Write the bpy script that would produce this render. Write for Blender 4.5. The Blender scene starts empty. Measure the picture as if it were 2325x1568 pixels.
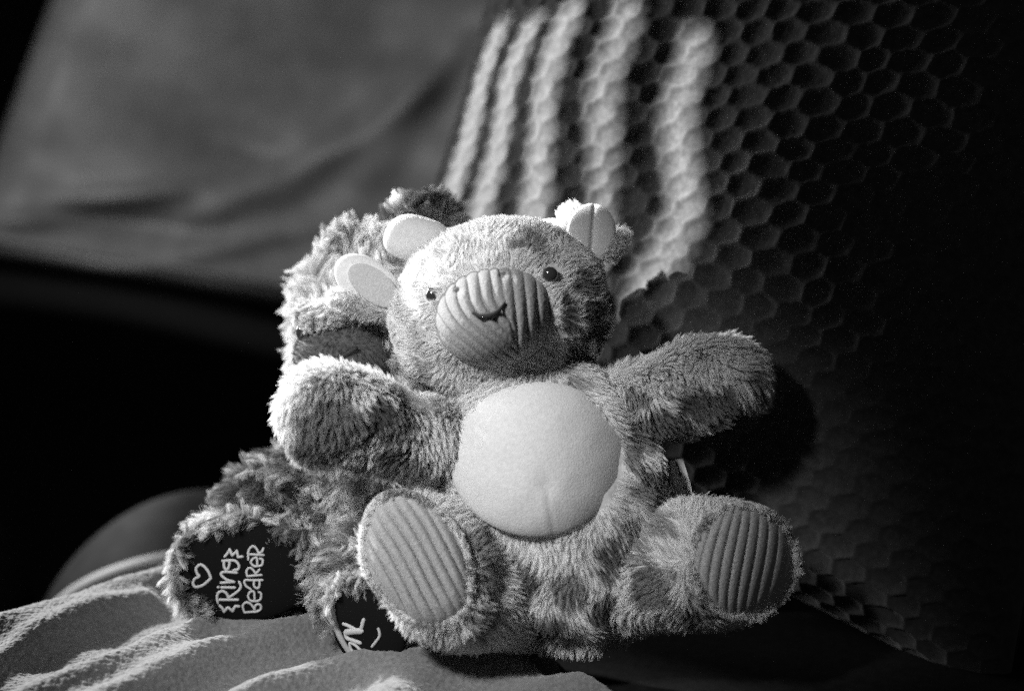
import bpy, math, random
import numpy as np
from mathutils import Vector, kdtree

rng = np.random.default_rng(11)
scene = bpy.context.scene
COL = scene.collection

# ------------------------------------------------------------------ camera
PITCH = math.radians(12)
CAM = np.array([0.0, -0.709, 0.318])
AX_R = np.array([1.0, 0, 0])
AX_U = np.array([0, math.sin(PITCH), math.cos(PITCH)])
AX_F = np.array([0, math.cos(PITCH), -math.sin(PITCH)])
cam = bpy.data.cameras.new('camera')
cam_o = bpy.data.objects.new('camera', cam)
COL.objects.link(cam_o)
cam_o.location = CAM
cam_o.rotation_euler = (math.pi / 2 - PITCH, 0, 0)
cam.lens = 50
cam.sensor_width = 36
cam.clip_start = 0.01
cam.clip_end = 50
cam.dof.use_dof = True
cam.dof.focus_distance = 0.748
cam.dof.aperture_fstop = 3.0
cam.dof.aperture_blades = 7
scene.camera = cam_o

# ------------------------------------------------------------------ world, exposure
world = bpy.data.worlds.new('World')
scene.world = world
world.use_nodes = True
bgn = world.node_tree.nodes['Background']
bgn.inputs[0].default_value = (1, 1, 1, 1)
bgn.inputs[1].default_value = 0.032
scene.view_settings.view_transform = 'Standard'
scene.view_settings.look = 'None'
scene.view_settings.exposure = 0.0
scene.view_settings.gamma = 1.0
scene.cycles.max_bounces = 8
scene.cycles.diffuse_bounces = 4
scene.cycles.transmission_bounces = 6
scene.cycles.use_denoising = False
scene.cycles.use_adaptive_sampling = False
scene.cycles.sample_clamp_indirect = 2.0
try:
    scene.cycles.sampling_pattern = 'BLUE_NOISE'
except Exception:
    pass
scene.cycles_curves.shape = 'RIBBONS'

# ------------------------------------------------------------------ metric helpers: distances of about 1/4 mm at the giraffe
K = 0.72 / 2325
D0 = 0.76
UN = K * D0


def at(px, py, z):
    """a point on the line of sight through (px, py), z quarter-millimetres behind the giraffe"""
    px, py, z = np.broadcast_arrays(np.asarray(px, float), np.asarray(py, float), np.asarray(z, float))
    d = D0 + z * UN
    return CAM + d[..., None] * AX_F + ((px - 1162.5) * K * d)[..., None] * AX_R + ((784 - py) * K * d)[..., None] * AX_U


def size(z):
    return K * (D0 + np.asarray(z, float) * UN)


def cdir(r, u, f):
    v = r * AX_R + u * AX_U + f * AX_F
    return v / np.linalg.norm(v)


# ------------------------------------------------------------------ lamps
KEY_DIR = cdir(-0.68, 0.57, 0.46)            # towards the window
KEY_TARGET = at(1130, 820, 100)
KEY_POS = KEY_TARGET + KEY_DIR * 2.3


def lamp(name, kind, pos, target, energy, **kw):
    d = bpy.data.lights.new(name, kind)
    d.energy = energy
    for a, b in kw.items():
        setattr(d, a, b)
    o = bpy.data.objects.new(name, d)
    COL.objects.link(o)
    o.location = pos
    o.rotation_euler = Vector(np.asarray(target) - np.asarray(pos)).to_track_quat('-Z', 'Y').to_euler()
    return o


lamp('window_sun_lamp', 'SPOT', KEY_POS, KEY_TARGET, 660, spot_size=math.radians(22), spot_blend=0.5, shadow_soft_size=0.05)
FILL_POS = CAM + AX_R * -0.42 + AX_U * 0.37 + AX_F * 0.10  # added fill beside the camera, brightens the fronts of the toys
lamp('front_fill_lamp', 'SPOT', FILL_POS, FILL_POS + 0.350 * AX_R - 0.435 * AX_U + 0.64 * AX_F, 38, spot_size=math.radians(26.4), spot_blend=0.7, shadow_soft_size=0.055)
lamp('chair_fill_lamp', 'AREA', CAM + AX_R * -0.80 + AX_U * 0.50 + AX_F * 0.85, at(680, 330, 3700), 0.66, shape='DISK', size=0.25, spread=math.radians(90))  # added to brighten the chair back
lamp('window_sky_lamp', 'AREA', CAM + AX_R * -0.85 + AX_U * 0.32 + AX_F * 1.14, at(1500, 350, 350), 7.5, shape='RECTANGLE', size=0.25, size_y=0.35)
STRIPE_DIR = cdir(-0.70, 0.48, -0.42)
STRIPE_TARGET = at(1330, 260, 450)
STRIPE_POS = STRIPE_TARGET + STRIPE_DIR * 1.9
lamp('stripe_lamp', 'SPOT', STRIPE_POS, STRIPE_TARGET, 1500, spot_size=math.radians(10), spot_blend=0.3, shadow_soft_size=0.014)  # separate lamp added for the stripes, from another side than the key


# ------------------------------------------------------------------ materials
def mat(name, base, rough=0.9, sheen=0.0, noise=0.0, nscale=300.0, bump=0.0, bscale=900.0, coat=0.0, spec=0.3):
    m = bpy.data.materials.new(name)
    m.use_nodes = True
    nt = m.node_tree
    b = nt.nodes['Principled BSDF']
    b.inputs['Base Color'].default_value = (base, base, base, 1)
    b.inputs['Roughness'].default_value = rough
    b.inputs['Specular IOR Level'].default_value = spec
    b.inputs['Sheen Weight'].default_value = sheen
    b.inputs['Sheen Roughness'].default_value = 0.5
    b.inputs['Coat Weight'].default_value = coat
    tc = nt.nodes.new('ShaderNodeTexCoord')
    if noise:
        n = nt.nodes.new('ShaderNodeTexNoise')
        n.inputs['Scale'].default_value = nscale
        n.inputs['Detail'].default_value = 4
        r = nt.nodes.new('ShaderNodeValToRGB')
        a, c = base * (1 - noise), min(1, base * (1 + noise))
        r.color_ramp.elements[0].color = (a, a, a, 1)
        r.color_ramp.elements[1].color = (c, c, c, 1)
        r.color_ramp.elements[0].position = 0.3
        r.color_ramp.elements[1].position = 0.7
        nt.links.new(tc.outputs['Object'], n.inputs['Vector'])
        nt.links.new(n.outputs['Fac'], r.inputs['Fac'])
        nt.links.new(r.outputs['Color'], b.inputs['Base Color'])
    if bump:
        n2 = nt.nodes.new('ShaderNodeTexNoise')
        n2.inputs['Scale'].default_value = bscale
        n2.inputs['Detail'].default_value = 5
        bp = nt.nodes.new('ShaderNodeBump')
        bp.inputs['Strength'].default_value = bump
        bp.inputs['Distance'].default_value = 0.001
        nt.links.new(tc.outputs['Object'], n2.inputs['Vector'])
        nt.links.new(n2.outputs['Fac'], bp.inputs['Height'])
        nt.links.new(bp.outputs['Normal'], b.inputs['Normal'])
    return m


def fur_mat(name, rough=0.55):
    m = bpy.data.materials.new(name)
    m.use_nodes = True
    nt = m.node_tree
    nt.nodes.clear()
    out = nt.nodes.new('ShaderNodeOutputMaterial')
    a = nt.nodes.new('ShaderNodeAttribute')
    a.attribute_name = 'tint'
    d = nt.nodes.new('ShaderNodeBsdfDiffuse')
    t = nt.nodes.new('ShaderNodeBsdfTranslucent')
    mx = nt.nodes.new('ShaderNodeMixShader')
    mx.inputs[0].default_value = 0.38
    nt.links.new(a.outputs['Color'], d.inputs['Color'])
    nt.links.new(a.outputs['Color'], t.inputs['Color'])
    nt.links.new(d.outputs[0], mx.inputs[1])
    nt.links.new(t.outputs[0], mx.inputs[2])
    nt.links.new(mx.outputs[0], out.inputs['Surface'])
    return m


M_GIRAFFE = mat('giraffe_backing', 0.55, noise=0.2)
M_BEAR = mat('bear_backing', 0.20, noise=0.4)
M_FUR = fur_mat('plush_fur')
M_CORD = mat('corduroy', 0.27, spec=0.08, sheen=0.2, noise=0.18, nscale=900, bump=0.9, bscale=1300)
M_PAD = mat('pad_corduroy', 0.37, spec=0.05, sheen=0.2, noise=0.2, nscale=700, bump=0.9, bscale=1300)  # paler than the muzzle corduroy
M_FLEECE = mat('smooth_fleece', 0.60, spec=0.06, sheen=0.2, noise=0.08, nscale=500, bump=0.5, bscale=1400)
M_EARLIN = mat('ear_lining', 0.42, sheen=0.3, noise=0.08, nscale=600, bump=0.4, spec=0.1)
M_EYE = mat('eye_plastic', 0.03, rough=0.12, coat=1.0, spec=0.6)
M_STITCH = mat('dark_thread', 0.02, rough=0.7)
M_NOSTRIL = mat('nostril_thread', 0.12, rough=0.8, bump=0.6)
M_SOLE = mat('dark_velour', 0.006, rough=0.95, spec=0.05, sheen=0.0, bump=0.3)
M_THREAD = mat('pale_thread', 0.42, rough=0.6, bump=0.4, bscale=2500)
M_BINDING = mat('sole_binding', 0.30, rough=0.7, sheen=0.3, bump=0.3)
M_TAG = mat('tag_cloth', 0.7, rough=0.6)
M_PILLOW = mat('honeycomb_plush', 0.046, spec=0.1, sheen=0.15, noise=0.25, nscale=260, bump=0.35, bscale=900)
M_BLANKET = mat('blanket_fleece', 0.15, sheen=0.3, spec=0.03, noise=0.25, nscale=420, bump=1.0, bscale=520)
M_LEATHER = mat('dark_leather', 0.11, rough=0.55, noise=0.15, nscale=40, bump=0.15, bscale=300)
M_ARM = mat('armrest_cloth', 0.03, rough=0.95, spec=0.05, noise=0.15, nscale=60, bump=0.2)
M_SUNLIT = mat('sunlit_roll_cloth', 0.34, rough=0.9, spec=0.1)  # paler than the arm cloth, stands in for sunlight on it
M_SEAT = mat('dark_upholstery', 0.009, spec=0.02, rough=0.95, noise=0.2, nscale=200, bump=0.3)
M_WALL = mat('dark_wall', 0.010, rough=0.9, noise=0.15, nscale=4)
M_BLIND = mat('blind_slat', 0.25, rough=0.8, noise=0.08, nscale=20)


# ------------------------------------------------------------------ object helpers
def thing(name, label, cat, loc):
    o = bpy.data.objects.new(name, None)
    COL.objects.link(o)
    o.location = loc
    o.empty_display_size = 0.02
    o['label'] = label
    o['category'] = cat
    return o


ORIGIN = {}


def obj(name, V, F, m, parent=None, origin=None):
    """one mesh object; V in world metres"""
    if origin is None:
        origin = np.array(parent_origin(parent)) if parent else np.zeros(3)
    me = bpy.data.meshes.new(name)
    me.from_pydata((np.asarray(V) - origin).tolist(), [], F if isinstance(F, list) else F.tolist())
    me.update()
    me.polygons.foreach_set('use_smooth', [True] * len(me.polygons))
    me.materials.append(m)
    o = bpy.data.objects.new(name, me)
    COL.objects.link(o)
    if parent:
        o.parent = parent
    else:
        o.location = origin
    return o


def parent_origin(p):
    q = Vector((0, 0, 0))
    while p:
        q = q + p.location
        p = p.parent
    return q


def waves(P, scale, seed, n=7):
    """smooth noise of about -1..1, features of the given size in metres"""
    r = np.random.default_rng(seed)
    out = np.zeros(P.shape[:-1])
    for i in range(n):
        v = r.normal(size=3)
        v /= np.linalg.norm(v)
        out += np.sin(P @ v * (2 * math.pi / scale) * r.uniform(0.6, 1.5) + r.uniform(0, 6.28))
    return out / math.sqrt(n)


def grid_faces(nu, nv, wrap=False):
    a = np.arange(nu * nv).reshape(nu, nv)
    if wrap:
        b = np.concatenate([a, a[:, :1]], 1)
    else:
        b = a
    return np.stack([b[:-1, :-1], b[:-1, 1:], b[1:, 1:], b[1:, :-1]], -1).reshape(-1, 4)


def vnormals(V, F):
    F = np.asarray(F)
    n = np.zeros_like(V)
    fn = np.cross(V[F[:, 2]] - V[F[:, 0]], V[F[:, 3]] - V[F[:, 1]])
    for i in range(4):
        np.add.at(n, F[:, i], fn)
    return n / np.maximum(np.linalg.norm(n, axis=1, keepdims=True), 1e-12)


def catmull(P, n):
    P = np.asarray(P, float)
    Q = np.vstack([2 * P[0] - P[1], P, 2 * P[-1] - P[-2]])
    out = []
    for i in range(len(P) - 1):
        t = np.linspace(0, 1, n, endpoint=False)[:, None]
        a, b, c, d = Q[i], Q[i + 1], Q[i + 2], Q[i + 3]
        out.append(0.5 * (2 * b + (c - a) * t + (2 * a - 5 * b + 4 * c - d) * t ** 2 + (3 * b - a - 3 * c + d) * t ** 3))
    out.append(P[-1:])
    return np.vstack(out)


def loft(stations, major, cap0=1.0, cap1=1.0, nseg=56, sub=8, lump=0.0, seed=1, lscale=0.03):
    """rounded limb: stations (px, py, z, ra, rb); major = axis along which ra is measured"""
    S = catmull(stations, sub)
    Cn = at(S[:, 0], S[:, 1], S[:, 2])
    sc = size(S[:, 2])
    ra, rb = S[:, 3] * sc, S[:, 4] * sc
    T = np.gradient(Cn, axis=0)
    T /= np.linalg.norm(T, axis=1, keepdims=True)
    nc = 10
    ph = np.linspace(0, math.pi / 2, nc + 1)[1:]
    c0, c1 = Cn[0], Cn[-1]
    r0, r1 = min(ra[0], rb[0]), min(ra[-1], rb[-1])
    pre = [(c0 - T[0] * r0 * cap0 * math.sin(p), max(math.cos(p), 0.02)) for p in ph][::-1]
    post = [(c1 + T[-1] * r1 * cap1 * math.sin(p), max(math.cos(p), 0.02)) for p in ph]
    C2 = np.vstack([[p[0] for p in pre], Cn, [p[0] for p in post]])
    A = np.concatenate([[ra[0] * p[1] for p in pre], ra, [ra[-1] * p[1] for p in post]])
    B = np.concatenate([[rb[0] * p[1] for p in pre], rb, [rb[-1] * p[1] for p in post]])
    T2 = np.vstack([np.repeat(T[:1], nc, 0), T, np.repeat(T[-1:], nc, 0)])
    major = np.asarray(major, float)
    e1 = major - (T2 @ major)[:, None] * T2
    e1 /= np.linalg.norm(e1, axis=1, keepdims=True)
    e2 = np.cross(T2, e1)
    th = np.linspace(0, 2 * math.pi, nseg, endpoint=False)
    V = C2[:, None] + A[:, None, None] * np.cos(th)[None, :, None] * e1[:, None] + B[:, None, None] * np.sin(th)[None, :, None] * e2[:, None]
    n = len(C2)
    V = V.reshape(-1, 3)
    F = grid_faces(n, nseg, True)
    V = np.vstack([V, C2[:1], C2[-1:]])
    i0, i1 = len(V) - 2, len(V) - 1
    k = np.arange(nseg)
    kn = (k + 1) % nseg
    F = np.vstack([F, np.stack([np.full(nseg, i0), np.full(nseg, i0), kn, k], 1)[:, [0, 2, 3, 3]],
                   np.stack([np.full(nseg, i1), k + (n - 1) * nseg, kn + (n - 1) * nseg, kn + (n - 1) * nseg], 1)])
    Nn = vnormals(V, F)
    cen = V.mean(0)
    if np.mean(np.sum(Nn * (V - cen), 1)) < 0:
        F = F[:, ::-1].copy()
        Nn = -Nn
    if lump:
        V = V + Nn * (waves(V, lscale, seed) * lump)[:, None]
    return V, F


def ellipsoid(px, py, z, rx, ry, rz, roll=0.0, yaw=0.0, nu=40, nv=64, lump=0.0, seed=1, lscale=0.04, deform=None):
    """yaw turns the right-hand side away from the camera, roll is counter-clockwise as seen"""
    c = at(px, py, z)
    s = float(size(z))
    u = np.linspace(0.001, math.pi - 0.001, nu)[:, None]
    v = np.linspace(0, 2 * math.pi, nv, endpoint=False)[None]
    X = np.sin(u) * np.cos(v)
    Z = np.sin(u) * np.sin(v)
    Y = np.cos(u) * np.ones_like(v)
    P = np.stack([X, Y, Z], -1).reshape(-1, 3)
    Q = P * np.array([rx, ry, rz])
    if deform is not None:
        Q = deform(Q)
    a, b = math.radians(roll), math.radians(yaw)
    x = Q[:, 0] * math.cos(b) - Q[:, 2] * math.sin(b)
    zz = Q[:, 0] * math.sin(b) + Q[:, 2] * math.cos(b)
    x2 = x * math.cos(a) - Q[:, 1] * math.sin(a)
    y2 = x * math.sin(a) + Q[:, 1] * math.cos(a)
    V = c + s * (x2[:, None] * AX_R + y2[:, None] * AX_U + zz[:, None] * AX_F)
    F = grid_faces(nu, nv, True)
    N = vnormals(V, F)
    if np.mean(np.sum(N * (V - c), 1)) < 0:
        F = F[:, ::-1].copy()
        N = -N
    if lump:
        V = V + N * (waves(V, lscale, seed) * lump)[:, None]
    return V, F


class Dome:
    """a padded panel: outline r(theta) round (cx, cy), tilted plane, bulge h towards the camera, rolled edge and a skirt"""

    def __init__(s, cx, cy, rx, ry, tilt, z0, zx, zy, h, power=2.0, edge=6, wob=0.0, seed=0, skirt=60, sad=0):
        s.__dict__.update(locals())
        r = np.random.default_rng(seed)
        s.ph = r.uniform(0, 6.28, 5)

    def rr(s, th):
        w = sum(np.sin(th * (k + 2) + s.ph[k]) / (k + 2) for k in range(5))
        return 1 + s.wob * w

    def loc(s, px, py):
        dx, dy = px - s.cx, s.cy - py
        c, n = math.cos(s.tilt), math.sin(s.tilt)
        a, b = (dx * c + dy * n) / s.rx, (-dx * n + dy * c) / s.ry
        th = np.arctan2(b, a)
        return a, b, np.sqrt(a * a + b * b) / s.rr(th)

    def z(s, px, py):
        a, b, r = s.loc(px, py)
        r = np.clip(r, 0, 1)
        return s.z0 + s.zx * (px - s.cx) + s.zy * (s.cy - py) + s.sad * np.clip(a * a, 0, 1.2) - s.h * (1 - r ** s.power) - s.edge * np.sqrt(np.clip(1 - r ** 8, 0, 1))

    def build(s, nr=60, nt=160, disp=None):
        t = np.linspace(0.0, 1, nr)
        r = np.sin(t * math.pi / 2)
        r[0] = 1e-4
        th = np.linspace(0, 2 * math.pi, nt, endpoint=False)
        Rr, Th = np.meshgrid(r, th, indexing='ij')
        k = Rr * s.rr(Th)
        a, b = k * np.cos(Th) * s.rx, k * np.sin(Th) * s.ry
        c, n = math.cos(s.tilt), math.sin(s.tilt)
        px = s.cx + a * c - b * n
        py = s.cy - (a * n + b * c)
        z = s.z(px, py)
        if disp is not None:
            z = z - disp(px, py, Rr)
        # skirt rings tuck the edge behind
        px = np.vstack([px, px[-1:], s.cx + (px[-1:] - s.cx) * 0.96])
        py = np.vstack([py, py[-1:], s.cy + (py[-1:] - s.cy) * 0.96])
        z = np.vstack([z, z[-1:] + s.skirt * 0.3, z[-1:] + s.skirt])
        V = at(px, py, z).reshape(-1, 3)
        F = grid_faces(nr + 2, nt, True)
        N = vnormals(V, F)
        if np.mean(N[:nt * 10] @ AX_F) > 0:
            F = F[:, ::-1].copy()
        return V, F


def tube(P, r, nseg=8, closed=False, flat=1.0, axis=None):
    """thread along world points P"""
    P = np.asarray(P, float)
    r = np.broadcast_to(np.asarray(r, float), (len(P),))
    T = np.gradient(P, axis=0)
    if closed:
        T = (np.roll(P, -1, 0) - np.roll(P, 1, 0))
    T /= np.maximum(np.linalg.norm(T, axis=1, keepdims=True), 1e-12)
    ax = -AX_F if axis is None else axis
    e1 = np.cross(T, ax)
    e1 /= np.maximum(np.linalg.norm(e1, axis=1, keepdims=True), 1e-9)
    e2 = np.cross(e1, T)
    th = np.linspace(0, 2 * math.pi, nseg, endpoint=False)
    if not closed:
        P = np.vstack([P[:1] - T[:1] * r[0] * 0.9, P, P[-1:] + T[-1:] * r[-1] * 0.9])
        r = np.concatenate([[r[0] * 0.3], r, [r[-1] * 0.3]])
        e1 = np.vstack([e1[:1], e1, e1[-1:]])
        e2 = np.vstack([e2[:1], e2, e2[-1:]])
    V = (P[:, None] + (r[:, None, None]) * (np.cos(th)[None, :, None] * e1[:, None] + flat * np.sin(th)[None, :, None] * e2[:, None])).reshape(-1, 3)
    n = len(P)
    F = grid_faces(n, nseg, True)
    if closed:
        a = np.arange(nseg)
        b = (a + 1) % nseg
        F = np.vstack([F, np.stack([a + (n - 1) * nseg, b + (n - 1) * nseg, b, a], 1)])
    else:
        F = F.tolist() + [list(range(nseg)), list(range((n - 1) * nseg, n * nseg))]
    return V, F


def join(parts):
    Vs, Fs, o = [], [], 0
    for V, F in parts:
        Vs.append(V)
        F = F if isinstance(F, list) else F.tolist()
        Fs += [[i + o for i in f] for f in F]
        o += len(V)
    return np.vstack(Vs), Fs


# ------------------------------------------------------------------ fur
def nearest(Q, S, n=1):
    kd = kdtree.KDTree(len(S))
    for i, p in enumerate(S):
        kd.insert(p, i)
    kd.balance()
    if n == 1:
        return np.array([kd.find(q)[1] for q in Q])
    res = [kd.find_n(q, n) for q in Q]
    return np.array([[r[1] for r in x] for x in res]), np.array([[r[2] for r in x] for x in res])


def sample(V, F, n, keep=-0.45):
    F = np.asarray(F)
    N = vnormals(V, F)
    tri = np.vstack([F[:, [0, 1, 2]], F[:, [0, 2, 3]]])
    a = np.linalg.norm(np.cross(V[tri[:, 1]] - V[tri[:, 0]], V[tri[:, 2]] - V[tri[:, 0]]), axis=1) / 2
    i = rng.choice(len(tri), n, p=a / a.sum())
    u, v = rng.random(n), rng.random(n)
    f = u + v > 1
    u[f], v[f] = 1 - u[f], 1 - v[f]
    t = tri[i]
    w = np.stack([1 - u - v, u, v], 1)[..., None]
    P = (V[t] * w).sum(1)
    Nn = (N[t] * w).sum(1)
    Nn /= np.maximum(np.linalg.norm(Nn, axis=1, keepdims=True), 1e-9)
    view = CAM - P
    view /= np.linalg.norm(view, axis=1, keepdims=True)
    ok = np.sum(view * Nn, 1) > keep
    return P[ok], Nn[ok]


def nrm(a):
    return a / np.maximum(np.linalg.norm(a, axis=-1, keepdims=True), 1e-9)


def fur(parent, V, F, count, length, comb, tint, lean=0.9, clumps=0.06, clump=0.7, jit=0.17, radius=0.00010,
        swirl=0.6, swirl_scale=0.03, mask=None, lvar=0.35, root_dark=0.85, seed=3, curl=0.0, K_=5, keep=-0.45, name='fur', sink=0.0006):
    """length in metres; comb(P, N) gives the direction the pile leans; lean = tan of the angle from the normal"""
    P, N = sample(V, F, count, keep)
    if mask is not None:
        ok = mask(P)
        P, N = P[ok], N[ok]
    n = len(P)
    nc = max(4, int(n * clumps))
    ci = rng.choice(n, nc, replace=False)
    own = nearest(P, P[ci])

    def shape(P, N, j):
        c = comb(P, N)
        sw = np.stack([waves(P, swirl_scale, seed + 50 + k, 5) for k in range(3)], -1)
        c = nrm(c) + swirl * sw
        c = c - np.sum(c * N, 1, keepdims=True) * N
        c = nrm(c)
        d = N + lean * c + j * rng.normal(size=P.shape)
        return nrm(d), c

    dG, cG = shape(P[ci], N[ci], jit * 1.3)
    lG = length * (1 + lvar * rng.normal(size=nc) * 0.7)
    d, c = shape(P, N, jit)
    ll = length * np.clip(1 + lvar * rng.normal(size=n), 0.35, 1.9)
    s = np.linspace(0, 1, K_)[None, :, None]
    P0 = P - N * sink

    def curve(P0, d, c, ll):
        x = P0[:, None] + ll[:, None, None] * (s * d[:, None] + 0.35 * s * s * (c - d * 0.3)[:, None])
        return x

    X = curve(P0, d, c, ll)
    XG = curve(P[ci] - N[ci] * sink, dG, cG, lG)
    w = clump * s ** 1.1
    X = X * (1 - w) + XG[own] * w
    if curl:
        ph = rng.uniform(0, 6.28, nc)[own][:, None]
        e1 = nrm(np.cross(d, N + 0.01))
        e2 = np.cross(d, e1)
        ang = ph + s[..., 0] * 5.0
        X = X + curl * s * (np.cos(ang)[..., None] * e1[:, None] + np.sin(ang)[..., None] * e2[:, None])
    t = tint(P, N)
    if isinstance(t, tuple):
        t, tip = t
    else:
        tip = t
    var = 1 + 0.10 * rng.normal(size=n)
    cv = np.clip(1 + 0.11 * rng.normal(size=nc), 0.5, 1.6)[own]
    sp = s[..., 0]
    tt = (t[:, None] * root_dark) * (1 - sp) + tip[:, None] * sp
    tt = np.clip(tt * (var * cv)[:, None], 0.004, 0.9)
    rad = radius * (1 - 0.75 * sp) * np.ones((n, 1))
    org = np.array(parent_origin(parent))
    hc = bpy.data.hair_curves.new(name)
    hc.add_curves([K_] * n)
    hc.attributes['position'].data.foreach_set('vector', (X - org).astype(np.float32).ravel())
    ra = hc.attributes.get('radius') or hc.attributes.new('radius', 'FLOAT', 'POINT')
    ra.data.foreach_set('value', rad.astype(np.float32).ravel())
    ta = hc.attributes.new('tint', 'FLOAT', 'POINT')
    ta.data.foreach_set('value', tt.astype(np.float32).ravel())
    hc.materials.append(M_FUR)
    o = bpy.data.objects.new(name, hc)
    COL.objects.link(o)
    o.parent = parent
    o['kind'] = 'stuff'
    return o


def fringe(parent, D, th0, th1, count, length, tint, inward=0.8, toward=0.6, down=0.0, rpx=9, out=1.03, **kw):
    """a seam roll along the edge of a padded panel, its pile falling over the panel"""
    th = np.linspace(th0, th1, 60)
    k = D.rr(th) * out
    a, b = k * np.cos(th) * D.rx, k * np.sin(th) * D.ry
    c, n = math.cos(D.tilt), math.sin(D.tilt)
    px, py = D.cx + a * c - b * n, D.cy - (a * n + b * c)
    z = D.z0 + D.zx * (px - D.cx) + D.zy * (D.cy - py) + D.sad * np.clip((a / D.rx) ** 2, 0, 1.2) + 4
    V, F = tube(at(px, py, z), rpx * UN, nseg=8)
    F = np.array([f for f in F if len(f) == 4])
    o = obj('seam', V, F, M_GIRAFFE, parent)
    cc = at(D.cx, D.cy, D.z0)

    def comb(P, N):
        v = nrm(cc - P)
        return v * inward - AX_F * toward - AX_U * down
    kw = {**dict(lean=1.2, clumps=0.05, clump=0.7, radius=0.0001, jit=0.35, keep=-0.9), **kw}
    return fur(o, V, F, count, length, comb, tint, **kw)


def proj(P):
    """pixel position of world points"""
    q = P - CAM
    d = q @ AX_F
    return (q @ AX_R) / d / K + 1162.5, 784 - (q @ AX_U) / d / K, (d - D0) / UN


# ================================================================== setting: wall, seat
def slab(V0):
    return V0


wall_c = np.array([0.0, 3.2, 0.5])
gx, gz = np.meshgrid(np.linspace(-3, 3, 12), np.linspace(-1.2, 2.2, 8))
V = np.stack([gx, np.full_like(gx, 3.2), gz], -1).reshape(-1, 3)
w = obj('wall', V, grid_faces(8, 12), M_WALL)
w['kind'] = 'structure'
gx, gy = np.meshgrid(np.linspace(-3, 3, 12), np.linspace(-1.5, 3.19, 10))
V = np.stack([gx, gy, np.full_like(gx, -0.8)], -1).reshape(-1, 3)
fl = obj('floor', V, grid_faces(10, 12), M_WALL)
fl['kind'] = 'structure'

# ================================================================== armchair behind
chair = thing('armchair', 'dark leather armchair with a creased back, out of focus behind the two plush toys', 'armchair', (-0.35, 1.0, -0.3))


def chair_back():
    nx, ny = 150, 120
    s, t = np.meshgrid(np.linspace(0, 1, nx), np.linspace(0, 1, ny))
    py0 = -260 + t * 900
    xl = 115 - 0.37 * py0
    px = xl + s * (1500 - xl)
    yb = 588 + 0.158 * px
    py = -260 + t * (yb + 260)
    px = (115 - 0.37 * py) + s * (1500 - (115 - 0.37 * py))
    z = 3700 + 0 * px
    dl = px - (115 - 0.37 * py)
    db = yb - py
    for dd, wd, am in ((dl, 100, 380), (db, 70, 260)):
        q = np.clip(1 - dd / wd, 0, 1)
        z = z + am * (1 - np.sqrt(np.clip(1 - q * q, 0, 1)))
    P = np.stack([px / 1000, py / 1000, 0 * px], -1)
    rot = np.array([[0.85, 0.5, 0], [-0.5, 0.85, 0], [0, 0, 1]])
    Q = (P @ rot.T) * np.array([1.0, 2.1, 1])
    z = z + 45 * waves(Q, 0.75, 5, 9) + 18 * waves(Q, 0.33, 8, 9)
    z = z - 420 * np.clip((px - 760) / 400, 0, 1.6) ** 2
    for (x, y, sx, sy, a, am) in ((290, 445, 150, 26, -4, 60), (300, 505, 170, 26, 6, -50), (590, 420, 230, 40, -28, 50), (820, 300, 260, 40, -38, 45),
                                  (560, 330, 200, 45, 20, -40), (250, 610, 300, 22, 8, 36), (500, 560, 260, 30, -12, 40), (60, 500, 120, 20, 2, 40), (960, 180, 300, 60, -58, 70)):
        a = math.radians(a)
        u = (px - x) * math.cos(a) + (py - y) * math.sin(a)
        v = -(px - x) * math.sin(a) + (py - y) * math.cos(a)
        z = z - 1.5 * am * np.exp(-(u / sx) ** 2 - (v / sy) ** 2)
    V = at(px, py, z).reshape(-1, 3)
    back = V + AX_F * 0.12
    F = grid_faces(ny, nx)
    n = len(V)
    rim = [list(range(nx)), [nx * i for i in range(ny)], [nx * (ny - 1) + i for i in range(nx)], [nx * i + nx - 1 for i in range(ny)]]
    FF = F.tolist() + (F[:, ::-1] + n).tolist()
    for r in rim:
        FF += [[r[i], r[i + 1], r[i + 1] + n, r[i] + n] for i in range(len(r) - 1)]
    return np.vstack([V, back]), FF


V, F = chair_back()
bk = obj('backrest', V, F, M_LEATHER, chair)
hx = np.linspace(-40, 900, 60)
V, F = tube(at(hx, 588 + 0.158 * hx - 46, 3690 - 420 * np.clip((hx - 760) / 400, 0, 1.6) ** 2), 0.004)
obj('hem', V, F, M_LEATHER, bk)
# lower rail under the back
V, F = loft([(-200, 640, 4100, 46, 60), (250, 690, 4000, 46, 60), (700, 790, 3900, 46, 60), (1100, 860, 3900, 46, 60)], AX_U, nseg=32)
obj('rail', V, F, M_SEAT, chair)
# rounded arm in front of it
V, F = ellipsoid(470, 1520, 1500, 400, 400, 330, lump=0.004, seed=4, lscale=0.2)
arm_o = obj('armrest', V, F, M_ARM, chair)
V, F = loft([(60, 1520, 1180, 22, 22), (120, 1400, 1150, 24, 24), (220, 1325, 1130, 24, 24), (380, 1275, 1120, 24, 24), (560, 1262, 1120, 24, 24)], AX_U, nseg=24)
obj('sunlit_roll', V, F, M_SUNLIT, arm_o)  # pale roll added for the sunlit streak; the light is in its colour
V, F = ellipsoid(-130, 1420, 1500, 200, 280, 200)
obj('side_panel', V, F, M_SEAT, chair)


# ================================================================== blanket on the seat
def to_plane(px, py):
    d = (np.asarray(px, float) - 1162.5)[..., None] * K * AX_R + (784 - np.asarray(py, float))[..., None] * K * AX_U + AX_F
    t = -CAM[2] / d[..., 2]
    return (CAM + d * t[..., None])[..., :2]


def seg_dist(P, A, B):
    ab = B - A
    t = np.clip(((P - A) @ ab) / (ab @ ab), 0, 1)
    return np.linalg.norm(P - (A + t[..., None] * ab), axis=-1), t


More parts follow.
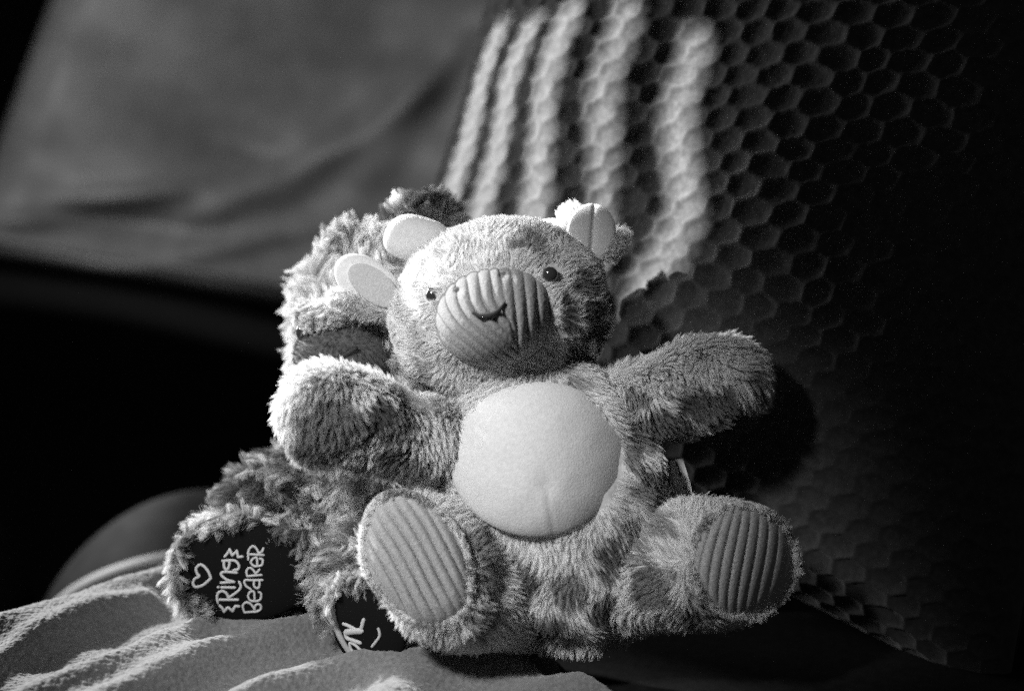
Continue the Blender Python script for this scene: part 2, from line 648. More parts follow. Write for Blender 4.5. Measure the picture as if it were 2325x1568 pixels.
FOLDS = [  # image line of each crest, height, half widths on the far-left and near-right side (m)
    ([(-80, 1480), (120, 1408), (360, 1330), (600, 1290)], 0.020, 0.014),
    ([(-80, 1545), (100, 1455), (240, 1400), (330, 1375)], 0.014, 0.009),
    ([(-80, 1660), (100, 1600), (300, 1530), (450, 1448), (560, 1425)], 0.022, 0.013),
    ([(120, 1660), (330, 1580), (500, 1500), (640, 1450), (760, 1405)], 0.020, 0.012),
    ([(420, 1660), (560, 1590), (700, 1545), (860, 1515)], 0.017, 0.012),
    ([(860, 1660), (930, 1540), (1010, 1500), (1100, 1500)], 0.018, 0.018),
    ([(1100, 1640), (1300, 1560), (1500, 1520)], 0.012, 0.016),
]


def blanket_h(a, b):
    P = np.stack([a, b], -1)
    h = np.zeros_like(a)
    for pts, am, wd in FOLDS:
        g = to_plane(*np.array(catmull(np.array(pts, float), 6)).T)
        dm = np.full(a.shape, 9.0)
        for i in range(len(g) - 1):
            dd, _ = seg_dist(P, g[i], g[i + 1])
            dm = np.minimum(dm, dd)
        h = np.maximum(h, 0) + 0.85 * am * np.exp(-(dm / (1.15 * wd)) ** 2)
    P3 = np.stack([a, b, 0 * a], -1)
    h = h + 0.0016 * waves(P3 * np.array([0.7, 1.6, 1]), 0.07, 21, 8) + 0.0003 * waves(P3, 0.02, 22, 8)
    h = h - 0.005
    k = np.clip((a - 0.012 + 0.55 * b + 0.012 * np.sin(b * 55 + 2.2)) / 0.040, 0, 1)     # its right-hand edge tucks into the dark seat
    k = k * k * (3 - 2 * k)
    return h * (1 - k) - 0.034 * k


def build_blanket():
    na, nb = 620, 330
    a, s = np.meshgrid(np.linspace(-0.42, 0.07, na), np.linspace(0, 1, nb))
    # far edge follows the crest seen in the photograph
    ex = np.array([-0.42, -0.30, -0.205, -0.12, -0.05, 0.42])
    g = to_plane(np.array([-60, 350]), np.array([1452, 1312]))
    ey = np.interp(ex, g[:, 0], g[:, 1])
    ey = np.array([g[0, 1] - 0.03, g[0, 1] - 0.002, g[1, 1] + 0.003, 0.105, 0.12, 0.13])
    far = np.interp(a, ex, ey)
    b = -0.16 + s * (far + 0.16)
    h = blanket_h(a, b)
    # hangs over the far edge
    P2 = np.stack([a, b, h * 1.5], -1)
    h = h + 0.00022 * waves(P2, 0.0042, 27, 14) + 0.00018 * waves(P2, 0.0021, 28, 14) + 0.00007 * rng.normal(size=h.shape)
    V = np.stack([a, b, h], -1)
    drops = []
    for k, (dy, dz) in enumerate(((0.006, -0.003), (0.011, -0.010), (0.013, -0.025), (0.013, -0.06), (0.010, -0.12))):
        r = V[-1:].copy()
        r[..., 1] += dy
        r[..., 2] += dz
        drops.append(r)
    V = np.concatenate([V] + drops, 0)
    return V.reshape(-1, 3), grid_faces(nb + 5, na)


Vb, Fb = build_blanket()
blanket = obj('blanket', Vb, Fb, M_BLANKET, None, np.array([-0.1, 0.0, 0.0]))
blanket['label'] = 'pale fleece blanket lying in soft folds under the plush bear and giraffe'
blanket['category'] = 'blanket'
Nb = vnormals(Vb, Fb)
if Nb[:, 2].mean() < 0:
    blanket.data.flip_normals()
    Fb = Fb[:, ::-1].copy()
# seat under the blanket
gx, gy = np.meshgrid(np.linspace(-0.41, 0.41, 40), np.linspace(0, 1, 24))
ex = np.array([-0.42, -0.30, -0.205, -0.12, -0.05, 0.42])
g = to_plane(np.array([-60, 350]), np.array([1452, 1312]))
far = np.interp(gx, ex, np.array([g[0, 1] - 0.03, g[0, 1] - 0.002, g[1, 1] + 0.003, 0.105, 0.12, 0.13]))
by = -0.165 + gy * (far + 0.165 - 0.004)
top = np.stack([gx, by, np.full_like(gx, -0.022) - 0.02 * (gy > 0.97)], -1).reshape(-1, 3)
n = len(top)
bot = top.copy()
bot[:, 2] = -0.22
Fg = grid_faces(24, 40)
FF = Fg.tolist() + (Fg[:, ::-1] + n).tolist()
for r in ([*range(40)], [40 * 23 + i for i in range(40)], [40 * i for i in range(24)], [40 * i + 39 for i in range(24)]):
    FF += [[r[i], r[i + 1], r[i + 1] + n, r[i] + n] for i in range(len(r) - 1)]
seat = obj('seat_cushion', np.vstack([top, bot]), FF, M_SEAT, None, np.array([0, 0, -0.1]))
seat['label'] = 'dark seat cushion under the pale fleece blanket'
seat['category'] = 'cushion'

# ================================================================== honeycomb pillow
YAW, ROLL = math.radians(35), math.radians(15)
pz = -(math.sin(YAW) * AX_R + math.cos(YAW) * AX_F)
pz = nrm(pz + 0.10 * AX_U)
px0 = math.cos(YAW) * AX_R - math.sin(YAW) * AX_F
py0 = np.cross(pz, px0) if np.cross(pz, px0) @ AX_U > 0 else -np.cross(pz, px0)
pex = math.cos(ROLL) * px0 - math.sin(ROLL) * py0
pey = math.sin(ROLL) * px0 + math.cos(ROLL) * py0
PW, PH, PT = 0.245, 0.255, 0.11
PC = at(1700, 400, 640)


def honeycomb(X, Y, sp=0.0236, row=0.0115):
    Ys = Y * (0.866 * sp / row)
    h = 0.866 * sp
    best = np.full(X.shape + (2,), 9.0)
    j0 = np.round(Ys / h)
    for dj in (-1, 0, 1):
        j = j0 + dj
        off = (np.mod(j, 2)) * sp / 2
        i0 = np.round((X - off) / sp)
        for di in (-1, 0, 1):
            cx = (i0 + di) * sp + off
            cy = j * h
            dd = np.hypot(X - cx, Ys - cy)
            lo = np.minimum(best[..., 0], dd)
            best[..., 1] = np.where(dd < best[..., 0], best[..., 0], np.minimum(best[..., 1], dd))
            best[..., 0] = lo
    e = (best[..., 1] - best[..., 0]) / 2
    ridge = np.exp(-(e / (sp * 0.10)) ** 2)
    cup = np.clip(best[..., 0] / (sp * 0.58), 0, 1) ** 1.6
    return 0.35 * ridge + 0.65 * cup


def pillow_surface(n, front=True):
    p, q = np.meshgrid(np.sin(np.linspace(-1, 1, n) * math.pi / 2 * 0.985), np.sin(np.linspace(-1, 1, n) * math.pi / 2 * 0.985))
    bulge = np.sqrt(np.clip((1 - np.abs(p) ** 2.0) * (1 - np.abs(q) ** 2.4), 0, 1))
    X = p * PW * (1 - 0.07 * (1 - q * q))
    Y = q * PH * (1 - 0.07 * (1 - p * p))
    P = np.stack([X, Y, 0 * X], -1)
    t = PT * bulge + 0.006 * waves(P, 0.16, 31, 7) * bulge
    sgn = 1 if front else -1
    V = PC + X[..., None] * pex + Y[..., None] * pey + sgn * t[..., None] * pz
    return V, X, Y, bulge


def build_pillow():
    n = 460
    V, X, Y, bl = pillow_surface(n)
    # arc-length coordinates so that cells keep their size where the pillow curves away
    dx = np.linalg.norm(np.diff(V, axis=1), axis=-1)
    sx = np.concatenate([np.zeros((n, 1)), np.cumsum(dx, 1)], 1)
    sx -= sx[:, n // 2:n // 2 + 1]
    dy = np.linalg.norm(np.diff(V, axis=0), axis=-1)
    sy = np.concatenate([np.zeros((1, n)), np.cumsum(dy, 0)], 0)
    sy -= sy[n // 2:n // 2 + 1]
    P = np.stack([sx, sy, 0 * sx], -1)
    jx = 0.0019 * waves(P, 0.05, 41, 6)
    jy = 0.0012 * waves(P, 0.05, 42, 6)
    # lay the weave askew on the pillow, as in the photograph (measured near its middle)
    qx, qy, _ = proj(V.reshape(-1, 3))
    qx, qy = qx.reshape(n, n), qy.reshape(n, n)
    i, j = np.unravel_index(np.argmin((qx - 1820) ** 2 + (qy - 260) ** 2 + 1e9 * (bl < 0.3)), qx.shape)
    du, dv = sx[i, j + 4] - sx[i, j - 4], sy[i + 4, j] - sy[i - 4, j]
    J = np.array([[(qx[i, j + 4] - qx[i, j - 4]) / du, (qx[i + 4, j] - qx[i - 4, j]) / dv],
                  [(qy[i, j + 4] - qy[i, j - 4]) / du, (qy[i + 4, j] - qy[i - 4, j]) / dv]])
    sp, row = 0.0236, 0.0118
    L = np.linalg.inv(J) @ np.array([[82.0, 18.6], [6.5, 53.0]])
    W = np.array([[sp, sp / 2], [0, row]]) @ np.linalg.inv(L)
    hc = honeycomb(W[0, 0] * (sx + jx) + W[0, 1] * (sy + jy), W[1, 0] * (sx + jx) + W[1, 1] * (sy + jy), sp, row)
    Vf = V.reshape(-1, 3)
    F = grid_faces(n, n)
    N = vnormals(Vf, F)
    if (N @ pz).mean() < 0:
        F = F[:, ::-1].copy()
        N = -N
    fuzz = 0.00013 * waves(P, 0.004, 43, 12) + 0.00006 * rng.normal(size=sx.shape)
    Vd = Vf + N * ((0.0030 * hc * (1 + 0.12 * waves(P, 0.04, 44)) + fuzz).ravel() * np.clip(bl * 3, 0, 1).ravel())[:, None]
    nb = 60
    Vk, _, _, _ = pillow_surface(nb, False)
    Fk = grid_faces(nb, nb)
    return join([(Vd, F), (Vk.reshape(-1, 3), Fk)])


Vp, Fp = build_pillow()
pillow = obj('throw_pillow', Vp, Fp, M_PILLOW, None, PC)
pillow['label'] = 'large dark plush pillow with a honeycomb pattern and bright light stripes, right of the toys'
pillow['category'] = 'pillow'

# ================================================================== toy giraffe
GB = at(1250, 1500, 0)
gir = thing('giraffe_toy', 'spotted plush giraffe with ribbed muzzle and smooth pale belly, sitting in front with raised arms', 'plush toy', GB)

# spots: cells with pale gaps
SEEDS = at(rng.uniform(560, 1850, 900), rng.uniform(440, 1520, 900), rng.uniform(-320, 330, 900))
keepers = []
kd_list = []
for p in SEEDS:
    if all(np.sum((p - q) ** 2) > 0.0165 ** 2 for q in kd_list):
        kd_list.append(p)
SEEDS = np.array(kd_list)


def spots(P):
    _, dd = nearest(P + 0.002 * np.stack([waves(P, 0.02, 60 + k, 5) for k in range(3)], -1), SEEDS, 2)
    gap = (dd[:, 1] - dd[:, 0]) / 2
    return np.clip((gap - 0.0024) / 0.0012, 0, 1)


MARKS = dict(
    arm_a=[(745, 962, 84, 76, .9), (850, 930, 34, 48, .9), (908, 950, 36, 46, .7), (762, 872, 46, 20, .5), (890, 1046, 90, 34, .8), (700, 1040, 50, 30, .5)],
    arm_b=[(1600, 900, 88, 34, .9), (1505, 950, 60, 34, .9), (1640, 950, 70, 34, .8), (1440, 892, 28, 24, .7), (1712, 862, 28, 30, .7), (1530, 860, 36, 20, .3)],
    head=[(1290, 712, 24, 56, 1), (1343, 742, 36, 72, 1), (1384, 690, 20, 44, .9), (1322, 642, 42, 36, .9), (1306, 806, 36, 44, 1), (1376, 796, 20, 44, 1), (1345, 838, 30, 26, 1),
          (1196, 560, 54, 26, .6), (1232, 590, 30, 18, .45), (1010, 575, 34, 26, .3), (955, 760, 30, 54, .35), (975, 848, 34, 34, .45), (1060, 560, 30, 20, .3)],
    body=[(1440, 1012, 34, 46, .8), (1486, 1080, 40, 28, .8), (1446, 1112, 30, 26, .7), (1500, 1136, 44, 24, .8), (1005, 930, 26, 34, .4), (1080, 870, 40, 20, .4), (1310, 868, 40, 24, .5),
          (1180, 1312, 54, 58, .9), (1296, 1330, 44, 50, .8), (1236, 1420, 56, 34, .9), (1386, 1262, 44, 56, .9), (1390, 1390, 56, 56, .9), (1000, 1050, 24, 36, .5), (1420, 1190, 36, 26, .6)],
    leg_a=[(1082, 1250, 24, 56, .7), (1086, 1405, 34, 44, .8), (905, 1165, 36, 20, .4), (1000, 1440, 50, 20, .5), (1100, 1330, 18, 40, .5)],
    leg_b=[(1505, 1205, 46, 32, .5), (1490, 1325, 50, 50, .8), (1575, 1385, 56, 22, .7), (1450, 1250, 30, 40, .6), (1580, 1290, 20, 50, .5)])


def g_tint(part='body', base=0.90, dark=0.12):
    def f(P, N):
        Q = P + 0.0022 * np.stack([waves(P, 0.014, 60 + k, 6) for k in range(3)], -1)
        x, y, z = proj(Q)
        m = np.zeros(len(P))
        for cx, cy, rx, ry, a in MARKS[part]:
            sc = 0.76 if part == 'head' else 1.0
            r = np.hypot((x - cx) / (rx * sc), (y - cy) / (ry * sc))
            m = np.maximum(m, a * np.clip((1.12 - r) / 0.3, 0, 1))
        view = nrm(CAM - P)
        front = np.clip(np.sum(view * N, 1) * 4 + 1.0, 0, 1)
        s = m * front + spots(P) * 0.8 * (1 - front)
        s = np.clip(s + 0.10 * waves(P, 0.03, 71), 0, 1)
        t = base * (1 - s) + dark * s
        return t, np.clip(t * 1.08, 0, 0.9)
    return f


def comb_const(r, u, f):
    d = cdir(r, u, f)
    return lambda P, N: np.tile(d, (len(P), 1))


def comb_from(px, py, z, down=0.0):
    c = at(px, py, z)
    return lambda P, N: nrm(P - c) - down * AX_U


# --- body with belly panel
BELLY = Dome(1223, 1043, 202, 176, 0.0, -160, 0.02, 0.17, 45, power=2.2, edge=18, wob=0.006, seed=5, skirt=80, sad=55)
V, F = loft([(1280, 1425, 40, 150, 110), (1280, 1340, 25, 225, 165), (1262, 1200, 10, 270, 185), (1235, 1060, 5, 258, 180),
             (1210, 950, 0, 210, 155), (1190, 865, 15, 160, 130), (1180, 790, 50, 110, 100)], AX_R, cap0=0.35, nseg=72, lump=0.0015, seed=6)
body = obj('body', V, F, M_GIRAFFE, gir)


def body_mask(P):
    x, y, z = proj(P)
    _, _, r = BELLY.loc(x, y)
    return ~((r < 0.92) & (z < -40))


def body_comb(P, N):
    x, y, z = proj(P)
    dx = (x - 1235) / 260
    dy = (y - 1050) / 260
    return np.clip(dx, -1.5, 1.5)[:, None] * AX_R * 0.9 - (0.5 + 0.5 * np.clip(dy, -1, 1))[:, None] * AX_U - 0.2 * AX_F


fur(body, V, F, 160000, 0.0048, body_comb, g_tint('body'), lean=1.3, clumps=0.06, clump=0.68, radius=0.00009, mask=body_mask, seed=7, swirl=0.5)


def belly_disp(px, py, r):
    dx, dy = px - 1240, py - 1105
    d = -4.5 * np.exp(-((dx / 24) ** 2 + (dy / 26) ** 2))
    sx = 1240 + (py - 1105) * 0.17
    d -= 1.2 * np.exp(-((px - sx) / 5.0) ** 2) * np.clip((py - 1105) / 25, 0, 1)
    d += 1.5 * np.exp(-((px - sx + 14) / 12.0) ** 2) * np.clip((py - 1105) / 25, 0, 1)
    P = np.stack([px / 1000, py / 1000, 0 * px], -1)
    d += 1.0 * waves(P, 0.25, 81, 8) + 0.5 * waves(P, 0.09, 82, 8) * (0.4 + r)
    return d


V, F = BELLY.build(70, 200, belly_disp)
obj('belly_panel', V, F, M_FLEECE, body)

# --- head
MUZ = dict(cx=1126, cy=716)
V, F = ellipsoid(1137, 708, 40, 248, 208, 215, roll=7, nu=56, nv=84, lump=0.0012, seed=9)
head = obj('head', V, F, M_GIRAFFE, gir)


def head_mask(P):
    x, y, z = proj(P)
    r = np.hypot((x - 1126) / 132, (y - 716) / 112)
    e1 = np.hypot(x - 1249, y - 623) < 20
    e2 = np.hypot(x - 982, y - 669) < 16
    return ~((r < 0.93) & (z < 0)) & ~((e1 | e2) & (z < 0))


def head_comb(P, N):
    x, y, z = proj(P)
    v = (x - 1126)[:, None] * AX_R + (716 - y)[:, None] * AX_U
    return nrm(v) + 0.9 * AX_F + 0.25 * AX_U


head_tint = g_tint('head')

fur(head, V, F, 160000, 0.0038, head_comb, head_tint, lean=1.3, clumps=0.07, clump=0.68, radius=0.00009, mask=head_mask, seed=17, swirl=0.55, swirl_scale=0.02)

# eyes
for (x, y, z, r) in ((1249, 623, -145, 18), (985, 669, -127, 19)):
    V, F = ellipsoid(x, y, z, r, r, r * 0.8, nu=20, nv=32)
    e = obj('eye', V, F, M_EYE, head)
    th = np.linspace(0, 2 * math.pi, 40, endpoint=False)
    V, F = tube(at(x + np.cos(th) * r * 1.0, y + np.sin(th) * r * 1.0, z + 3), 4.5 * UN, closed=True)

# muzzle in ribbed corduroy
MZ = Dome(1126, 716, 140, 117, math.radians(8), -120, 0.06, 0.10, 105, power=2.3, edge=30, wob=0.012, seed=3, skirt=110)


def muz_rib(px, py, r):
    c, n = math.cos(MZ.tilt), math.sin(MZ.tilt)
    dx, dy = px - 1126, 716 - py
    a, b = dx * c + dy * n, -dx * n + dy * c
    q = np.clip((b + 112) / 224, 0, 1)          # 0 bottom, 1 top
    seam = 18 + 24 * (1 - q)
    g = np.clip(1 - q / 0.72, 0, 1) ** 1.6
    left = a - 118 * g
    right = a / (0.62 + 0.38 * np.sqrt(np.clip(1 - (1 - q) ** 2, 0, 1))) + 6
    lm = a < seam
    ph = np.where(lm, left, right - (seam * 0 + 0))
    f = np.abs(np.sin(math.pi * ph / 27.0)) ** 0.55
    pile = waves(np.stack([px / 1000, py / 1000, 0 * px], -1), 0.010, 85, 10)
    d = (15.5 + 0.5 * pile) * f * np.clip(1.25 - r ** 6 * 0.6, 0, 1)
    d -= 6 * np.exp(-((a - seam) / 4.0) ** 2) * np.clip((0.45 - q) / 0.1, 0, 1)
    # nostril dents and mouth crease
    for (x, y) in ((1040, 658), (1143, 624)):
        d -= 16 * np.exp(-(((px - x) / 9) ** 2 + ((py - y) / 8) ** 2))
    return d


V, F = MZ.build(150, 420, muz_rib)
muz = obj('muzzle', V, F, M_CORD, gir)


def on(dome, px, py, lift, disp=None):
    px, py = np.asarray(px, float), np.asarray(py, float)
    return at(px, py, dome.z(px, py) - lift)


sm = catmull(np.array([(1073, 709), (1090, 717), (1112, 716), (1132, 705), (1146, 686)], float), 8)
rad = np.interp(np.linspace(0, 1, len(sm)), [0, 0.35, 0.7, 1], [3.2, 6.0, 5.4, 2.6]) * UN
V, F = tube(on(MZ, sm[:, 0], sm[:, 1], 21.0), rad, nseg=10)
obj('mouth', V, F, M_STITCH, muz)
for (x, y) in ((1040, 658), (1143, 624)):
    z = float(MZ.z(np.array(x), np.array(y))) + 3
    V, F = ellipsoid(x, y, z + 2, 9, 7, 5, nu=14, nv=20)
    obj('nostril', V, F, M_NOSTRIL, muz)

# horns and ears
for (x, y, z, rx, ry, rz, ro) in ((948, 542, 50, 78, 53, 48, -6), (1243, 540, 150, 52, 42, 40, 20)):
    V, F = ellipsoid(x, y, z, rx, ry, rz, roll=ro, nu=32, nv=48, lump=0.0006, seed=12, lscale=0.03,
                     deform=lambda Q: np.sign(Q) * np.abs(Q / np.abs(Q).max(0)) ** 0.85 * np.abs(Q).max(0))
    obj('horn', V, F, M_FLEECE, gir)


def ear_fold(Q):
    Q = Q.copy()
    g = np.exp(-((Q[:, 0] - 4) / 5.5) ** 2)
    Q[:, 2] += np.where(Q[:, 2] < 0, 1, 0.6) * 8 * g
    Q[:, 2] -= 10 * np.clip(np.abs(Q[:, 0]) / 50, 0, 1)
    return Q


V, F = ellipsoid(1342, 530, 110, 56, 68, 20, roll=-4, nu=60, nv=120, deform=ear_fold)
ear = obj('ear', V, F, M_FLEECE, gir)
V, F = ellipsoid(1388, 560, 120, 40, 17, 20, roll=48)
tuft = obj('trim', V, F, M_GIRAFFE, ear)
fur(tuft, V, F, 5000, 0.005, comb_const(0.7, 0.5, 0.2), lambda P, N: np.full(len(P), 0.8), lean=1.2, clumps=0.08, clump=0.6, seed=31)
V, F = ellipsoid(1305, 525, 135, 34, 60, 22, roll=8)
tuft = obj('trim', V, F, M_GIRAFFE, ear)
fur(tuft, V, F, 6000, 0.0035, comb_const(-0.6, 0.6, 0.2), lambda P, N: np.full(len(P), 0.85), lean=1.0, clumps=0.08, clump=0.6, seed=32)
V, F = ellipsoid(836, 645, 20, 88, 55, 26, roll=-38, nu=40, nv=64)
ear2 = obj('ear', V, F, M_FLEECE, gir)
EL = Dome(848, 648, 68, 36, math.radians(-38), -4, 0.1, 0, 3, edge=3, skirt=8)
V, F = EL.build(20, 60)
obj('lining', V, F, M_EARLIN, ear2)
V, F = ellipsoid(822, 690, 30, 70, 24, 28, roll=-14)
tuft = obj('trim', V, F, M_GIRAFFE, ear2)
fur(tuft, V, F, 7000, 0.0045, comb_const(-0.6, 0.1, -0.3), lambda P, N: np.full(len(P), 0.85), lean=1.0, clumps=0.08, clump=0.6, seed=33)

# --- arms
V, F = loft([(1030, 1010, -30, 82, 82), (905, 985, -90, 92, 92), (805, 956, -140, 104, 98), (740, 938, -165, 107, 98)], AX_U, lump=0.0012, seed=14)
arm = obj('arm', V, F, M_GIRAFFE, gir)
fur(arm, V, F, 120000, 0.0066, comb_const(-0.35, -0.95, -0.1), g_tint('arm_a'), lean=0.9, clumps=0.045, clump=0.72, radius=0.00009, seed=18, swirl=0.5)
V, F = loft([(1385, 910, 15, 58, 66), (1490, 895, -5, 82, 84), (1590, 874, -15, 94, 88), (1655, 858, -15, 88, 84)], AX_U, lump=0.0012, seed=15)
arm = obj('arm', V, F, M_GIRAFFE, gir)
fur(arm, V, F, 110000, 0.0066, comb_const(0.55, -0.6, -0.1), g_tint('arm_b'), lean=0.95, clumps=0.045, clump=0.72, radius=0.00009, seed=19, swirl=0.6)

# --- legs with corduroy foot pads
PADL = Dome(946, 1270, 152, 106, math.radians(-60), -258, -0.16, 0.02, 22, power=2.2, edge=8, wob=0.03, seed=8, skirt=60)
PADR = Dome(1688, 1274, 113, 122, math.radians(8), -172, 0.52, 0.0, 46, power=2.0, edge=8, wob=0.02, seed=9, skirt=60)


def pad_mask(D, lim, k=0.95):
    def f(P):
        x, y, z = proj(P)
        _, _, r = D.loc(x, y)
        return ~((r < k) & (z < lim))
    return f


V, F = loft([(1190, 1370, 10, 100, 100), (1090, 1330, -80, 140, 115), (1005, 1296, -150, 172, 122), (985, 1290, -195, 176, 124)],
            cdir(0.46, -0.89, 0), cap1=0.5, lump=0.0012, seed=24)
leg = obj('leg', V, F, M_GIRAFFE, gir)
fur(leg, V, F, 115000, 0.0050, comb_from(960, 1270, -500, 0.2), g_tint('leg_a'), lean=1.0, clumps=0.06, clump=0.68, radius=0.00009, mask=pad_mask(PADL, -150), seed=28)


def ribs_l(px, py, r):
    c, n = math.cos(PADL.tilt), math.sin(PADL.tilt)
    b = -(px - PADL.cx) * n + (PADL.cy - py) * c
    f = np.abs(np.sin(math.pi * (b + 3 * np.sin((px + py) / 60)) / 25.0)) ** 0.45
    return 18.0 * f * np.clip(1.2 - r ** 6, 0, 1)


def ribs_r(px, py, r):
    dy = (py - PADR.cy) / 125
    a = (px - PADR.cx) / np.sqrt(np.clip(1 - 0.45 * dy * dy, 0.2, 1)) + 24 * dy
    f = np.abs(np.sin(math.pi * a / 24.0)) ** 0.5
    return 9.0 * f * np.clip(1.2 - r ** 6, 0, 1)


V, F = PADL.build(110, 300, ribs_l)
obj('foot_pad', V, F, M_PAD, leg)
fringe(leg, PADL, 0, 2 * math.pi, 16000, 0.0045, g_tint('leg_a'), inward=0.25, toward=0.7, seed=61)
V, F = loft([(1330, 1365, 20, 100, 100), (1440, 1312, -30, 118, 112), (1560, 1280, -80, 136, 124), (1635, 1272, -100, 134, 122)], AX_U, cap1=0.95, lump=0.0012, seed=25)
leg = obj('leg', V, F, M_GIRAFFE, gir)
fur(leg, V, F, 115000, 0.0050, comb_from(1560, 1300, -320, 0.0), g_tint('leg_b'), lean=0.9, clumps=0.06, clump=0.68, radius=0.00009, mask=pad_mask(PADR, -95), seed=29)
V, F = PADR.build(110, 300, ribs_r)
obj('foot_pad', V, F, M_PAD, leg)
fringe(leg, PADR, 0, 2 * math.pi, 16000, 0.0045, g_tint('leg_b'), inward=0.3, toward=0.6, seed=62)

# --- side tag
tx = np.array([[1500, 1046], [1530, 1040], [1546, 1092], [1558, 1142], [1520, 1150]], float) + np.array([20.0, 0.0])
q0 = at(tx[:, 0], tx[:, 1], np.array([25, 30, 30, 30, 25]))
q1 = q0 + AX_F * 0.0008
V = np.vstack([q0, q1])
F = [[0, 1, 2, 3, 4], [9, 8, 7, 6, 5]] + [[i, (i + 1) % 5, (i + 1) % 5 + 5, i + 5] for i in range(5)]
tag = obj('tag', V, F, M_TAG, gir)
tl = [tube(at(np.array(a), np.array(b), 26), 1.6 * UN, nseg=6) for a, b in (((1536, 1541), (1050, 1064)), ((1550, 1558), (1104, 1108)), ((1542, 1546), (1070, 1080)))]
V, F = join(tl)
obj('print', V, F, M_STITCH, tag)

# ================================================================== toy bear behind
bear = thing('bear_toy', 'shaggy frosted plush bear with dark lettered soles, half hidden behind the giraffe', 'plush toy', at(820, 1440, 160))


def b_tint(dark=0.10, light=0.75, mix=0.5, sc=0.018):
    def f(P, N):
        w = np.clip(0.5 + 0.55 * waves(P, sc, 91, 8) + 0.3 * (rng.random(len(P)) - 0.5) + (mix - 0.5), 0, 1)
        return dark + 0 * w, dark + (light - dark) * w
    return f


BF = dict(lean=0.9, clumps=0.022, clump=0.82, jit=0.35, swirl=0.9, swirl_scale=0.025, radius=0.00010, curl=0.0014, K_=6, root_dark=1.0, sink=0.0008)
V, F = ellipsoid(872, 745, 300, 200, 208, 170, roll=12, nu=48, nv=72, lump=0.003, seed=40)
bh = obj('head', V, F, M_BEAR, bear)


def bh_mask(P):
    x, y, z = proj(P)
    return (np.hypot((x - 785) / 100, (y - 800) / 80) > 0.9) & (np.hypot((x - 686) / 13, (y - 752) / 20) > 1)


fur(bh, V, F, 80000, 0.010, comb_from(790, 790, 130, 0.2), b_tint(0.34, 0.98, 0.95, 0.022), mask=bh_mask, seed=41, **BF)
V, F = ellipsoid(962, 492, 320, 80, 50, 40, nu=30, nv=44, lump=0.0015, seed=42)
be = obj('ear', V, F, M_BEAR, bear)
fur(be, V, F, 12000, 0.008, comb_from(962, 520, 270, -0.6), b_tint(0.06, 0.6, 0.4), seed=43, **BF)
V, F = ellipsoid(785, 560, 270, 48, 32, 36, nu=24, nv=36, roll=35)
be = obj('ear', V, F, M_BEAR, bear)
fur(be, V, F, 8000, 0.009, comb_from(770, 570, 270, -0.6), b_tint(0.2, 0.85, 0.8), seed=44, **BF)
V, F = ellipsoid(782, 806, 145, 112, 92, 80, nu=36, nv=56, lump=0.0008, seed=45)
bm = obj('muzzle', V, F, mat('bear_muzzle_velour', 0.06, sheen=0.4, noise=0.3, bump=0.5), bear)
fur(bm, V, F, 14000, 0.0022, comb_from(782, 770, 60, 0.3), lambda P, N: np.full(len(P), 0.085), lean=0.8, clumps=0.1, clump=0.5, seed=46)
ms = catmull(np.array([(752, 820), (778, 808), (808, 790)], float), 6)
V, F = tube(at(ms[:, 0], ms[:, 1], np.array([60] * len(ms))), 6 * UN)
obj('mouth', V, F, M_STITCH, bm)
V, F = ellipsoid(684, 752, 120, 12, 20, 14, nu=16, nv=24)
obj('eye', V, F, M_EYE, bh)
# fluffy brow over the muzzle
V, F = ellipsoid(768, 708, 122, 98, 26, 45, roll=10, nu=24, nv=40, lump=0.001, seed=47)
br = obj('brow', V, F, M_BEAR, bear)
fur(br, V, F, 22000, 0.007, comb_const(-0.5, -0.5, -0.5), b_tint(0.45, 0.88, 0.95), seed=48, **BF)

# body and arm
V, F = ellipsoid(850, 1070, 260, 165, 210, 130, nu=40, nv=60, lump=0.002, seed=49)
bb = obj('body', V, F, M_BEAR, bear)
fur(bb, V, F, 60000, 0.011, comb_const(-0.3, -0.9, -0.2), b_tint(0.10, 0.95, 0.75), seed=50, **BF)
V, F = loft([(740, 1060, 210, 62, 60), (660, 1090, 220, 58, 55), (590, 1120, 225, 52, 50), (548, 1145, 225, 46, 46)], AX_U, lump=0.001, seed=51)
ba = obj('arm', V, F, M_BEAR, bear)
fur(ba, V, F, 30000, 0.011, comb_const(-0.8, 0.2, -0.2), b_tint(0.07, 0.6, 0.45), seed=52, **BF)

# leg with the lettered sole
SOLE = Dome(556, 1294, 158, 116, math.radians(0), 88, 0.02, 0.02, 14, power=2.2, edge=8, wob=0.02, seed=14, skirt=50)
V, F = loft([(800, 1250, 200, 92, 85), (700, 1268, 190, 108, 90), (600, 1284, 185, 124, 92), (520, 1294, 185, 118, 90)], AX_U, cap1=1.25, lump=0.0015, seed=53)
bl = obj('leg', V, F, M_BEAR, bear)
fur(bl, V, F, 60000, 0.010, comb_const(-0.35, -0.75, -0.5), b_tint(0.10, 0.95, 0.68), mask=pad_mask(SOLE, 170, 0.86), seed=54, **BF)
V, F = SOLE.build(40, 120)
obj('sole', V, F, M_SOLE, bl)
BFF = dict(BF, lean=1.0)
fringe(bl, SOLE, math.radians(15), math.radians(235), 14000, 0.0095, b_tint(0.12, 0.8, 0.65), inward=0.5, toward=0.5, down=0.3, seed=63, **BFF)


def strokes(dome, lists, fx, r, lift=1.5, flat=0.6):
    parts = []
    for pts, rr in lists:
        p = np.array([fx(*q) for q in pts], float)
        if len(p) > 2:
            p = catmull(p, 6)
        parts.append(tube(on(dome, p[:, 0], p[:, 1], lift), r * rr * UN, nseg=8, flat=flat))
    return join(parts)


def fx1(x, y):
    return (480 + x / 7.125) * 0.93, (1310 + y / 7.125) * 0.93


